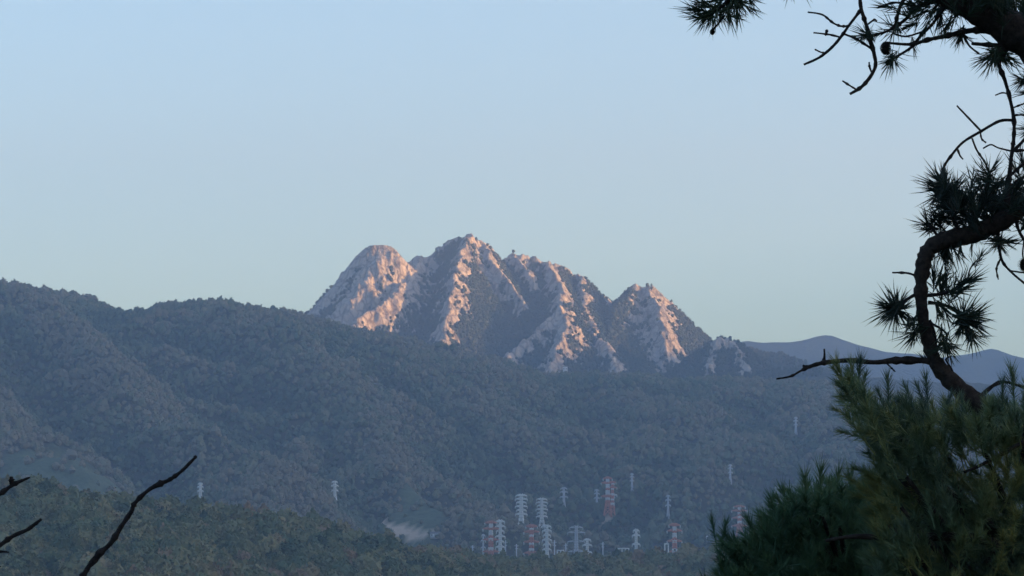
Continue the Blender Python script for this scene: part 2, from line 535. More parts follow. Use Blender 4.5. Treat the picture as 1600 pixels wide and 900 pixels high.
gx, gy, gf = grid(-1170, 1480, 6450, 8150, 3.3, 3.6)
gm = rock_mask(gx, gy)
gz = h_granite(gx, gy) + detail_granite(gx, gy, gm)
gx, gy, gz, gf, used = drop_below(gx, gy, gz, gf, gx * 0 + 15)
gm = gm[used]
me = mesh_np('granite_mountain', np.stack([gx, gy, gz], 1), gf, M_gran)
a = me.attributes.new('rock', 'FLOAT', 'POINT'); a.data.foreach_set('value', np.clip(gm * 0.9 + 0.5, 0, 1).astype(np.float32))
o = link('granite_mountain', me); o['kind'] = 'structure'


# ------------------------------------------------------------------ forests (nobody could count the trees)
def crown_mesh(name, seed, mat, sub=2, spiky=0.0, leaves=60):
    r = random.Random(seed)
    bm = bmesh.new()
    bmesh.ops.create_icosphere(bm, subdivisions=sub, radius=1.0)
    off = Vector((r.uniform(-9, 9), r.uniform(-9, 9), r.uniform(-9, 9)))
    from mathutils import noise as mn
    for v in bm.verts:
        d = v.co.normalized()
        n = mn.noise(d * 1.7 + off) * 0.40 + mn.noise(d * 4.1 + off) * 0.22
        s = 1 + n + r.uniform(-0.07, 0.07)
        z = d.z * s
        if spiky and d.z > 0:
            taper = 1 - spiky * d.z
        else:
            taper = 1.0
        v.co = Vector((d.x * s * 0.62 * taper, d.y * s * 0.62 * taper, 0.62 + (z * (0.62 if z < 0 else 0.62 + 0.4 * spiky))))
    base = [v.co.copy() for v in bm.verts]
    for k in range(leaves):
        c = r.choice(base) * 1.0 + Vector((r.uniform(-.12, .12), r.uniform(-.12, .12), r.uniform(-.06, .14)))
        q = r.uniform(0.07, 0.15)
        a = Vector((r.gauss(0, 1), r.gauss(0, 1), r.gauss(0, 1))).normalized(); b = a.orthogonal().normalized()
        vs = [bm.verts.new(c + a * q), bm.verts.new(c + b * q * .8), bm.verts.new(c - a * q), bm.verts.new(c - b * q * .8)]
        bm.faces.new(vs)
    me = bpy.data.meshes.new(name); bm.to_mesh(me); bm.free()
    me.materials.append(mat)
    return me


def forest(name, x, y, z, s, crowns, label, relief_shade=None):
    n = len(x)
    me = bpy.data.meshes.new(name)
    me.vertices.add(n); me.vertices.foreach_set('co', np.stack([x, y, z], 1).astype(np.float32).ravel())
    a = me.attributes.new('size', 'FLOAT_VECTOR', 'POINT')
    w = s * rng.uniform(0.85, 1.15, n)
    a.data.foreach_set('vector', np.stack([w, w, s], 1).astype(np.float32).ravel())
    a = me.attributes.new('tone', 'FLOAT', 'POINT')
    tone = 0.5 + 0.28 * fbm(x, y, 420, 3) + 0.22 * fbm(x, y, 70, 2) + rng.normal(0, 0.24, n)
    if relief_shade is not None: tone = tone + relief_shade
    a.data.foreach_set('value', np.clip(tone, 0, 1).astype(np.float32))
    a = me.attributes.new('turn', 'FLOAT_VECTOR', 'POINT')
    a.data.foreach_set('vector', np.stack([rng.normal(0, .1, n), rng.normal(0, .1, n), rng.uniform(0, 6.28, n)], 1).astype(np.float32).ravel())
    o = link(name, me)
    ng = bpy.data.node_groups.new(name + '_planting', 'GeometryNodeTree')
    ng.interface.new_socket('Geometry', in_out='INPUT', socket_type='NodeSocketGeometry')
    ng.interface.new_socket('Geometry', in_out='OUTPUT', socket_type='NodeSocketGeometry')
    N, L = ng.nodes, ng.links
    gi = N.new('NodeGroupInput'); go = N.new('NodeGroupOutput')
    iop = N.new('GeometryNodeInstanceOnPoints')
    jn = N.new('GeometryNodeJoinGeometry')
    for c in crowns:
        oi = N.new('GeometryNodeObjectInfo'); oi.inputs['Object'].default_value = c
        oi.inputs['As Instance'].default_value = True
        L.new(oi.outputs['Geometry'], jn.inputs[0])
    L.new(gi.outputs[0], iop.inputs['Points']); L.new(jn.outputs[0], iop.inputs['Instance'])
    iop.inputs['Pick Instance'].default_value = True
    for at, sk, typ in (('size', 'Scale', 'FLOAT_VECTOR'), ('turn', 'Rotation', 'FLOAT_VECTOR')):
        na = N.new('GeometryNodeInputNamedAttribute'); na.data_type = typ; na.inputs['Name'].default_value = at
        if sk == 'Rotation':
            e = N.new('FunctionNodeEulerToRotation'); L.new(na.outputs[0], e.inputs[0]); L.new(e.outputs[0], iop.inputs[sk])
        else:
            L.new(na.outputs[0], iop.inputs[sk])
    L.new(iop.outputs[0], go.inputs[0])
    md = o.modifiers.new('planting', 'NODES'); md.node_group = ng
    tag(o, label, 'forest', kind='stuff')
    return o


def scatter(x0, x1, y0, y1, step):
    xs = np.arange(x0, x1, step); ys = np.arange(y0, y1, step)
    X, Y = np.meshgrid(xs, ys)
    X = X + rng.uniform(-.5, .5, X.shape) * step; Y = Y + rng.uniform(-.5, .5, Y.shape) * step
    x, y = X.ravel(), Y.ravel()
    k = np.abs(x) < 0.19 * y
    return x[k], y[k]


def crowns_of(mat, key, sub, seeds, spiky):
    return [bpy.data.objects.new('tree_crown', crown_mesh('%s_crown' % key, s, mat, sub, sp, 70 if sub == 2 else 260)) for s, sp in zip(seeds, spiky)]


cr_far = crowns_of(M_crown, 'far', 2, (1, 2, 3, 4, 5), (0, 0.15, 0.7, 0, 0.3))
M_peak = m_leaf('mountain_pines', [(0.0, (0.022, 0.04, 0.025)), (0.5, (0.035, 0.055, 0.032)), (1.0, (0.06, 0.065, 0.04))])
cr_peak = crowns_of(M_peak, 'peak', 2, (6, 7, 8), (0, 0.3, 0.6))
cr_near = crowns_of(M_crown_near, 'near', 3, (11, 12, 13, 14, 15), (0, 0.2, 0.1, 0.7, 0))

# near hill
x, y = scatter(-620, 700, 1500, 3350, 6.2)
z = h_near_hill(x, y); g = h_ground(x, y)
k = (z > g - 2) & (z - 0.0 > -0.0255 * y - 25)
x, y, z = x[k], y[k], z[k]
forest('woods_on_the_near_hill', x, y, z - 0.5, np.clip(rng.lognormal(1.78, 0.28, len(x)), 3, 12) * (1 + 0.25 * fbm(x, y, 70, 2)), cr_near,
       'mixed green and brown woods covering the low near hill')
# valley and wooded ridge
x, y = scatter(-1100, 1150, 3300, 6000, 7.4)
z = np.maximum(h_wooded(x, y), h_ground(x, y))
e = np.zeros(x.shape)
for (cx, cy, rx, ry) in EARTH: e = np.maximum(e, blob(x, y, cx, cy, rx, ry))
k = (meadow_mask(x, y) < 0.3 + 0.9 * rng.random(len(x)) ** 2.5) & (e < 0.3)
x, y, z = x[k], y[k], z[k]
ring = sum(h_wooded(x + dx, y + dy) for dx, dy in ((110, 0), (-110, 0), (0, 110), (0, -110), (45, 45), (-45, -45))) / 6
relief_shade = np.clip((h_wooded(x, y) - ring) / 28, -0.42, 0.42)      # relief shading put into the crown colours: gullies darker, spurs paler
forest('woods_on_the_long_ridge', x, y, z - 1.0, np.clip(rng.lognormal(1.68, 0.32, len(x)), 2.6, 9.5) * (1 + 0.25 * fbm(x, y, 90, 2)), cr_far,
       'dense hazy forest covering the long shaded ridge in front of the granite peaks', relief_shade)
# trees between the granite slabs
x, y = scatter(-800, 1180, 6560, 7900, 7.0)
m = rock_mask(x, y)
z = h_granite(x, y) + detail_granite(x, y, m)
k = (m < 0.05 + 0.25 * rng.random(len(x)) ** 3) & (z > 140)
k &= (x - 0.055 * y < 200)
x, y, z = x[k], y[k], z[k]
forest('woods_on_the_granite_mountain', x, y, z - 0.8, rng.uniform(3.5, 6.5, len(x)), cr_peak,
       'dark forest filling the gullies between the granite slabs of the far mountain')


# ------------------------------------------------------------------ pylons
def flat_mat(name, col, rough=0.6, metal=0.0):
    m, nt, b, out = new_mat(name)
    g = nt.nodes.new('ShaderNodeNewGeometry')
    n = nz(nt, 0.8, 3, g.outputs['Position'])
    r = ramp(nt, n.outputs[0], [(0.3, tuple(c * 0.82 for c in col)), (0.7, col)])
    nt.links.new(r.outputs[0], b.inputs['Base Color'])
    b.inputs['Roughness'].default_value = rough; b.inputs['Metallic'].default_value = metal
    return m


M_steel = flat_mat('galvanised_steel', (0.90, 0.90, 0.84), 0.6)
M_pale = flat_mat('pale_weathered_steel', (0.68, 0.70, 0.72), 0.6)
M_red = flat_mat('rust_red_paint', (0.66, 0.26, 0.17), 0.6)
M_white = flat_mat('white_paint', (0.82, 0.80, 0.76), 0.6)
M_glass_ins = flat_mat('porcelain', (0.60, 0.62, 0.58), 0.3)
M_wall = flat_mat('white_render', (0.80, 0.79, 0.76), 0.8)
M_roof = flat_mat('grey_roofing', (0.22, 0.22, 0.23), 0.8)
M_window = flat_mat('dark_glazing', (0.03, 0.035, 0.04), 0.2)


def bars(name, segs, mat, parent, mats=None):
    """square bars between point pairs (p, q, thickness) as one mesh"""
    vs, fs, mi = [], [], []
    for sg in segs:
        p, q, t = Vector(sg[0]), Vector(sg[1]), sg[2]
        d = (q - p).normalized(); a = d.orthogonal().normalized(); b = d.cross(a)
        o = len(vs)
        for c in (p, q):
            for sa, sb in ((-1, -1), (1, -1), (1, 1), (-1, 1)):
                vs.append(tuple(c + a * sa * t / 2 + b * sb * t / 2))
        for k in range(4): fs.append((o + k, o + (k + 1) % 4, o + 4 + (k + 1) % 4, o + 4 + k))
        fs.append((o + 3, o + 2, o + 1, o)); fs.append((o + 4, o + 5, o + 6, o + 7))
        mi += [sg[3] if len(sg) > 3 else 0] * 6
    me = mesh_np(name, vs, fs, mat, smooth=False)
    if mats:
        me.materials.clear()
        for m in mats: me.materials.append(m)
    me.polygons.foreach_set('material_index', mi)
    return link(name, me, parent)


def pylon(loc, H, base_w, top_w, arms, th, style, turn, label, group, waist=0.45):
    """lattice tower: four legs, bracing, cross arms with insulators"""
    e = bpy.data.objects.new('pylon', None); COL.objects.link(e)
    e.location = loc; e.rotation_euler = (0, 0, turn)
    tag(e, label, 'pylon', group)
    th *= 1.75
    mats = {'white': [M_steel, M_steel], 'pale': [M_pale, M_pale], 'red': [M_red, M_white]}[style]
    wz = H * waist

    def half(z):
        return (base_w / 2 + (top_w / 2 - base_w / 2) * (z / wz) ** 0.8) if z < wz else top_w / 2 * (1 - 0.45 * (z - wz) / (H - wz))

    def band(z): return int(z / H * 13) % 2
    levels = [0]
    while levels[-1] < H * 0.97: levels.append(levels[-1] + max(2.2, half(levels[-1]) * 1.9))
    levels[-1] = H
    for sx, sy in ((1, 1), (1, -1), (-1, 1), (-1, -1)):
        sg = []
        for z0, z1 in zip(levels[:-1], levels[1:]):
            a, b = half(z0), half(z1)
            sg.append(((sx * a, sy * a, z0 - (1.0 if z0 == 0 else 0)), (sx * b, sy * b, z1), th, band(z0)))
        bars('leg', sg, None, e, mats)
    sg = []
    for z0, z1 in zip(levels[:-1], levels[1:]):
        a, b = half(z0), half(z1)
        c0 = [(a, a), (-a, a), (-a, -a), (a, -a)]; c1 = [(b, b), (-b, b), (-b, -b), (b, -b)]
        for k in range(4):
            n = (k + 1) % 4
            sg.append(((*c0[k], z0), (*c1[n], z1), th * 0.5, band(z0))); sg.append(((*c0[n], z0), (*c1[k], z1), th * 0.5, band(z0)))
            sg.append(((*c1[k], z1), (*c1[n], z1), th * 0.5, band(z0)))
    bars('bracing', sg, None, e, mats)
    for z, w in arms:
        z = z * H; h = half(z); ins = []; sg = [((-h - th / 2, q * h, z), (h + th / 2, q * h, z), th * .8, band(z)) for q in (-1, 1)]
        for s in (-1, 1):
            tip = (s * w / 2, 0, z + 0.2)
            for sy in (-1, 1):
                sg.append(((s * h, sy * h, z), tip, th * 0.75, band(z))); sg.append(((s * h, sy * h, z + min(2.2, H * .05)), tip, th * 0.6, band(z)))
            mid = (s * (h + w / 2) / 2, 0, z + 0.4)
            sg.append(((s * h, 0, z), mid, th * .5, band(z)))
            ins.append(((tip[0], 0, z + .1), (tip[0], 0, z - min(3.0, H * 0.055)), th * 0.7))
        a = bars('cross_arm', sg, None, e, mats)
        for i_ in ins: bars('insulator', [i_], M_glass_ins, a)
    return e


def px_m(px, Y): return px * Y / F


def stand(px, base, top, Y=None):
    """foot of a structure seen at column px: where the base ray meets the terrain, or at distance Y if trees hide the foot"""
    if Y is None:
        for dy in (0, 2, 4, 6, 8, 12):
            r = raycast(px, base + dy, 3200)
            if r: break
        x, Y, z = r
    else:
        x = P(px, base, Y)[0]; z = float(all_height(np.array([x]), np.array([float(Y)]))[0])
    zt = P(px, top, Y)[2]
    return (x, Y, z), zt - z


G1, G2, G3 = 'white lattice pylons across the valley', 'rust and white wide pylons across the valley', 'thin pale masts and pylons on the hillside'
A6 = [(0.97, .9), (0.87, 1), (0.77, .8), (0.66, 1), (0.55, .8), (0.44, .95)]
A3 = [(0.96, .8), (0.80, 1), (0.58, 1)]
A4 = [(0.96, .75), (0.84, 1.0), (0.62, 1.0), (0.38, 1.0)]
PYL = [
    # px, top, base, hidden foot distance, width px, style, arms, thickness, label
    (767, 814, 858, 4150, 25, 'red', A4, .75, 'wide rust and white pylon at the left end of the valley cluster', G2),
    (781.5, 813, 855, 4230, 15, 'white', A6, .75, 'white pylon close behind the leftmost rust coloured one', G1),
    (755, 835, 857, 4300, 7, 'pale', A3, .5, 'small faint pylon just left of the leftmost rust coloured one', G3),
    (814.5, 773, 828, None, 19, 'white', A6, .8, 'tall white six armed pylon, left one of the tall pair', G1),
    (846.5, 779, 830, None, 18, 'white', A6, .8, 'tall white six armed pylon, right one of the tall pair', G1),
    (830.5, 820, 858, 4130, 24, 'red', A4, .8, 'squat rust and white pylon standing below and between the tall white pair', G2),
    (854.5, 821, 859, 4180, 14, 'white', A6, .75, 'white pylon touching the right side of the squat rust coloured one', G1),
    (881, 762, 798, None, 12, 'pale', A3, .6, 'pale grey pylon alone on the slope above the tall white pair', G3),
    (932.5, 765, 797, None, 8, 'pale', A3, .6, 'thin pale pylon just left of the tallest rust coloured pylon', G3),
    (949.5, 745, 807, None, 20, 'red', [(0.95, .7), (0.84, 1), (0.50, 1.05)], 1.0, 'tallest rust and white pylon standing alone high on the slope', G2),
    (957, 752, 804, None, 14, 'red', A3, .7, 'reddish pylon half hidden behind the tallest one', G2),
    (900.5, 822, 862, 4250, 27, 'pale', A4, .45, 'faint grey wide armed pylon right of the valley cluster', G3),
    (917.5, 842, 863, 4100, 14, 'white', A3, .7, 'short yellowish white pylon rising from the treetops beside the faint grey one', G1),
    (987.5, 740, 767, None, 6, 'pale', A3, .6, 'thin pale pylon uphill to the right of the tallest rust coloured one', G3),
    (1044, 774, 813, None, 8, 'pale', A3, .6, 'thin pale pylon directly above the rightmost valley pylon', G3),
    (994, 827, 862, 4150, 12, 'white', A4, .75, 'white four armed pylon alone between the grey one and the rust one', G1),
    (1054, 818, 862, 4130, 23, 'red', A4, .8, 'wide rust and white pylon at the right end of the open valley', G2),
    (1141, 726, 757, None, 7, 'pale', A3, .6, 'thin pale pylon high on the slope right of centre', G3),
    (1155.5, 790, 842, None, 24, 'red', A4, .8, 'rust and white pylon showing just above the dark young pines', G2),
    (1213.5, 761, 802, None, 7, 'pale', A3, .75, 'thin pale pylon beside the top of the dark young pines', G3),
    (1243.5, 652, 680, None, 6, 'pale', A3, .7, 'small pale pylon high on the right flank of the long ridge', G3),
    (313, 755, 785, None, 9, 'white', A3, .95, 'bright white pylon at the left edge of the valley floor', G1),
    (523, 752, 787, None, 10, 'white', A3, .95, 'bright white pylon on the slope left of centre', G1),
]
for (px, top, base, Y, wpx, style, arms, th, lab, grp) in PYL:
    if Y: Y -= 290
    loc, H = stand(px, base, top, Y)
    w = px_m(wpx, loc[1])
    bw = min(w * 0.62, H * 0.24)
    wide = style == 'red'
    pylon(loc, H, bw, bw * (0.36 if wide else 0.30), [(z, k * w) for z, k in arms], th, style, random.uniform(-.18, .18), lab, grp,
          0.42 if not wide else 0.40)


def box_part(name, x0, x1, y0, y1, z0, z1, mat, parent):
    v = [(x, y, z) for z in (z0, z1) for x, y in ((x0, y0), (x1, y0), (x1, y1), (x0, y1))]
    f = [(3, 2, 1, 0), (4, 5, 6, 7), (0, 1, 5, 4), (1, 2, 6, 5), (2, 3, 7, 6), (3, 0, 4, 7)]
    return link(name, mesh_np(name, v, f, mat, smooth=False), parent)


def house(loc, w, d, h, label, cat='building', name='house', storeys=1, pitched=True, turn=0.0):
    e = bpy.data.objects.new(name, None); COL.objects.link(e); e.location = loc; e.rotation_euler = (0, 0, turn)
    tag(e, label, cat)
    wall = box_part('wall', -w / 2, w / 2, -d / 2, d / 2, -2.5, h, M_wall, e)
    if pitched:
        o, r = 0.5, w * 0.16 + 0.6
        v = [(-w / 2 - o, -d / 2 - o, h + .003), (w / 2 + o, -d / 2 - o, h + .003), (w / 2 + o, d / 2 + o, h + .003), (-w / 2 - o, d / 2 + o, h + .003), (-w / 2 - o, 0, h + r), (w / 2 + o, 0, h + r)]
        me = bpy.data.meshes.new('roof'); me.from_pydata(v, [], [(0, 1, 5, 4), (2, 3, 4, 5), (0, 4, 3), (1, 2, 5), (3, 2, 1, 0)]); me.materials.append(M_roof)
        link('roof', me, e)
    else:
        box_part('roof', -w / 2 - .3, w / 2 + .3, -d / 2 - .3, d / 2 + .3, h + .003, h + .6, M_roof, e)
    nw = max(2, int(w / 3.5))
    for s in range(storeys):
        zc = h / storeys * (s + 0.35)
        for k in range(nw):
            xc = -w / 2 + w * (k + .5) / nw
            box_part('window', xc - .6, xc + .6, -d / 2 - .08, -d / 2 + .1, zc, zc + 1.3, M_window, e)
    return e


loc, H = stand(680, 840, 834.5); house(loc, 11, 7, max(3.2, H - 1.5), 'long low white house at the right end of the bare earth clearing', pitched=True)
loc, H = stand(1103, 849, 837); house(loc, 5.5, 5, max(6, H), 'small white tower block at the foot of the slope left of the young pines', pitched=False, storeys=2)
Yr = 5690.0
xr = P(883, 585, Yr)[0]; zr = float(h_wooded(np.array([xr]), np.array([Yr]))[0])
house((xr, Yr, zr), 7.5, 7, P(883, 573, Yr)[2] - zr, 'small white blockhouse on the crest of the long ridge under the granite peaks', pitched=False, storeys=3, name='blockhouse')

# small masts and gantries of the switching yard, just above the near treetops
for (px, top, Yd, lab) in ((866.5, 844, 4120, 'short thin mast right of the squat rust coloured pylon'), (884, 849, 4140, 'short thin mast left of the faint grey pylon'),
                           (942, 847, 4160, 'short thin mast right of the short yellowish pylon'), (790, 844, 4150, 'short thin mast right of the leftmost pylons'),
                           (738.5, 852, 4150, 'short thin mast left of all the valley pylons'), (807, 850, 4150, 'short thin mast left of the squat rust coloured pylon')):
    Yd -= 290
    x = P(px, top, Yd)[0]; z = float(all_height(np.array([x]), np.array([float(Yd)]))[0])
    e = bpy.data.objects.new('mast', None); COL.objects.link(e); e.location = (x, Yd, z)
    tag(e, lab, 'mast', 'short masts of the switching yard')
    h = P(px, top, Yd)[2] - z
    bars('pole', [((0, 0, -1), (0, 0, h), 0.8)], M_pale, e)
    for w_, f_ in ((2.2, .93), (1.6, .82)): bars('crossbar', [((-w_, 0, h * f_), (w_, 0, h * f_), 0.5)], M_pale, e)
for (px, top, n, Yd, lab) in ((972, 857, 4, 4170, 'low pale steel gantry between two white pylons'), (1041.5, 850, 1, 4100, 'narrow pale gantry touching the left of the rightmost rust coloured pylon'),
                              (876, 860, 2, 4150, 'low pale steel gantry between two short masts')):
    Yd -= 290
    x = P(px, top, Yd)[0]; z = float(all_height(np.array([x]), np.array([float(Yd)]))[0]); h = P(px, top, Yd)[2] - z
    e = bpy.data.objects.new('gantry', None); COL.objects.link(e); e.location = (x, Yd, z)
    tag(e, lab, 'gantry', 'steel gantries of the switching yard')
    for k in range(n + 1): bars('post', [((k * 3.6 - n * 1.8, 0, -1), (k * 3.6 - n * 1.8, 0, h), .7)], M_steel, e)
    bars('beam', [((-n * 1.8 - .5, 0, h), (n * 1.8 + .5, 0, h), .9)], M_steel, e)

# ------------------------------------------------------------------ near trees
def m_bark(name, c0, c1, sc=60):
    m, nt, b, out = new_mat(name)
    g = nt.nodes.new('ShaderNodeTexCoord')
    n = nz(nt, sc, 5, g.outputs['Object'], 0.65); n2 = nz(nt, sc * 4, 3, g.outputs['Object'])
    r = ramp(nt, n.outputs[0], [(0.35, c0), (0.65, c1)])
    nt.links.new(r.outputs[0], b.inputs['Base Color']); b.inputs['Roughness'].default_value = 0.9
    b.inputs['Specular IOR Level'].default_value = 0.2
    bump(nt, b, n.outputs[0], 0.8, 0.006)
    return m


def m_needle(name, c0, c1, c2, sc=2.0):
    m, nt, b, out = new_mat(name)
    g = nt.nodes.new('ShaderNodeNewGeometry')
    n = nz(nt, sc, 3, g.outputs['Position'])
    r = ramp(nt, n.outputs[0], [(0.33, c0), (0.5, c1), (0.68, c2)])
    nt.links.new(r.outputs[0], b.inputs['Base Color']); b.inputs['Roughness'].default_value = 0.6
    b.inputs['Specular IOR Level'].default_value = 0.25
    return m


M_bark = m_bark('pine_bark', (0.018, 0.014, 0.012), (0.05, 0.038, 0.03))
M_twig = m_bark('dead_twig_bark', (0.015, 0.012, 0.012), (0.035, 0.028, 0.026), 90)
M_needle = m_needle('dark_pine_needles', (0.012, 0.022, 0.016), (0.02, 0.036, 0.02), (0.035, 0.055, 0.022))
M_young = m_needle('young_pine_needles', (0.07, 0.11, 0.08), (0.13, 0.18, 0.085), (0.26, 0.25, 0.08), 4.0)
M_fresh = m_needle('green_pine_needles', (0.045, 0.10, 0.06), (0.075, 0.145, 0.07), (0.11, 0.17, 0.08), 3.0)
M_cone = flat_mat('pine_cone_scales', (0.022, 0.016, 0.014), 0.95)


def catmull(pts, n=6):
    out = []
    p = [pts[0]] + list(pts) + [pts[-1]]
    for i in range(1, len(p) - 2):
        a, b, c, d = (np.array(q, dtype=float) for q in p[i - 1:i + 3])
        for k in range(n):
            t = k / n
            out.append(0.5 * ((2 * b) + (-a + c) * t + (2 * a - 5 * b + 4 * c - d) * t * t + (-a + 3 * b - 3 * c + d) * t ** 3))
    out.append(np.array(pts[-1], dtype=float))
    return out


def tube(name, pts, mat, parent, sides=8, knob=0.10, n=5, seed=0):
    """pts: (x, y, z, radius); a bent, slightly knobbly limb with closed ends"""
    c = catmull(pts, n); r = random.Random(seed)
    vs, fs = [], []
    prev = Vector((0.3, 1, 0.2))
    for i, q in enumerate(c):
        a = Vector(c[max(0, i - 1)][:3]); b = Vector(c[min(len(c) - 1, i + 1)][:3])
        d = (b - a).normalized()
        u = (prev - d * prev.dot(d)).normalized(); v = d.cross(u); prev = u
        k = 1 + r.uniform(-knob, knob)
        if sides < 8 and r.random() < .14 and 0 < i < len(c) - 1: k *= 1.5
        for j in range(sides):
            t = 2 * math.pi * j / sides
            rr = max(q[3], 1e-4) * k * (1 + r.uniform(-knob, knob) * .6)
            vs.append(tuple(Vector(q[:3]) + u * math.cos(t) * rr + v * math.sin(t) * rr))
    m = len(c)
    for i in range(m - 1):
        for j in range(sides):
            k = (j + 1) % sides
            fs.append((i * sides + j, i * sides + k, (i + 1) * sides + k, (i + 1) * sides + j))
    me = bpy.data.meshes.new(name)
    me.from_pydata(vs, [], fs + [tuple(range(sides))[::-1], tuple((m - 1) * sides + j for j in range(sides))])
    me.polygons.foreach_set('use_smooth', [True] * len(me.polygons)); me.materials.append(mat)
    return link(name, me, parent)


def limb(name, pix, D, mat, parent, seed=0, sides=8, knob=0.10):
    """pix: (px, py, thickness px[, extra depth]) at distance D"""
    out = []
    for q in pix:
        Y = D + (q[3] if len(q) > 3 else 0)
        out.append((*P(q[0], q[1], Y), q[2] * (0.88 if q[2] < 20 else 1.0) / 2 * Y / F))
    return tube(name, out, mat, parent, sides, knob, seed=seed)


def needle_tris(origin, d, L, w, V, Fc, r):
    a = d.orthogonal().normalized(); b = d.cross(a)
    ph = r.uniform(0, 6.28)
    droop = Vector((r.gauss(0, .2), r.gauss(0, .2), r.gauss(0, .2)))
    mid = origin + d * L * .55 + droop * L * .15; tip = origin + d * L + droop * L * .5
    o = len(V)
    for k in range(3):
        t = ph + k * 2.094
        V.append(tuple(origin + (a * math.cos(t) + b * math.sin(t)) * w * .5))
    for k in range(3):
        t = ph + k * 2.094
        V.append(tuple(mid + (a * math.cos(t) + b * math.sin(t)) * w * .55))
    V.append(tuple(tip))
    for k in range(3):
        n = (k + 1) % 3
        Fc.append((o + k, o + n, o + 3 + n)); Fc.append((o + k, o + 3 + n, o + 3 + k)); Fc.append((o + 3 + k, o + 3 + n, o + 6))


def tuft_mesh(seed, n=26, spread=0.5, w=0.0030):
    """a fan of needles one metre long scaled later; drawn for a 0.08 m needle"""
    r = random.Random(seed); V, Fc = [], []
    for i in range(n):
        th = abs(r.gauss(0, spread)); ph = r.uniform(0, 6.28)
        d = Vector((math.sin(th) * math.cos(ph), math.sin(th) * math.sin(ph), math.cos(th)))
        needle_tris(Vector((0, 0, r.uniform(-0.045, 0.014))), d, 0.08 * r.uniform(.55, 1.1), w, V, Fc, r)
    me = bpy.data.meshes.new('needle_tuft'); me.from_pydata(V, [], Fc); me.materials.append(M_needle)
    return me


TUFTS = [tuft_mesh(s, n, sp) for s, n, sp in ((1, 22, .42), (2, 26, .5), (3, 19, .36), (4, 28, .6), (5, 20, .45))]


def tuft(px, py, ang, rpx, D, parent, mesh=None, dz=None):
    Y = D + (random.uniform(-.06, .06) if dz is None else dz)
    o = link('needle_tuft', mesh or random.choice(TUFTS), parent, P(px, py, Y))
    a = R(ang + random.uniform(-8, 8))
    d = Vector((math.cos(a), random.uniform(-.45, .45), math.sin(a))).normalized()
    q = d.to_track_quat('Z', 'Y') @ Quaternion((0, 0, 1), random.uniform(0, 6.28))
    o.rotation_euler = q.to_euler()
    s = rpx * Y / F / 0.08
    o.scale = (s, s, s)
    return o


def cone(px, py, rpx, D, parent, ang=-100):
    bm = bmesh.new(); r = random.Random(int(px))
    L = rpx * 2.5 * D / F; rad = rpx * D / F
    for k in range(11):
        t = k / 10; rr = rad * math.sin(math.pi * (0.12 + 0.82 * t)) ** 0.8
        for j in range(9):
            a = j / 9 * 6.283 + k * 0.35
            c = Vector((math.cos(a) * rr, math.sin(a) * rr, -t * L))
            o = Vector((math.cos(a), math.sin(a), -0.5)).normalized(); sd_ = Vector((-math.sin(a), math.cos(a), 0))
            q = rad * .33
            vs = [bm.verts.new(c * .55 + Vector((0, 0, c.z * .45)) + sd_ * q * .6), bm.verts.new(c * .55 + Vector((0, 0, c.z * .45)) - sd_ * q * .6),
                  bm.verts.new(c + o * q * .5 - sd_ * q), bm.verts.new(c + o * q * .9), bm.verts.new(c + o * q * .5 + sd_ * q)]
            bm.faces.new(vs)
    bmesh.ops.create_icosphere(bm, subdivisions=2, radius=1.0, matrix=Matrix.Translation((0, 0, -L * .5)) @ Matrix.Diagonal((rad * .72, rad * .72, L * .5, 1)))
    me = bpy.data.meshes.new('pine_cone'); bm.to_mesh(me); bm.free(); me.materials.append(M_cone)
    o = link('pine_cone', me, parent, P(px, py, D)); o.rotation_euler = (r.uniform(-.4, .4), R(ang + 100), 0)
    return o


def ground_z(x, y): return float(h_ground(np.array([float(x)]), np.array([float(y)]))[0])


D1 = 10.0
pine = bpy.data.objects.new('pine_tree', None); COL.objects.link(pine)
tx = P(1930, 450, D1)[0]
tag(pine, 'large dark pine whose crooked boughs and needle tufts hang in from the right edge', 'pine tree')
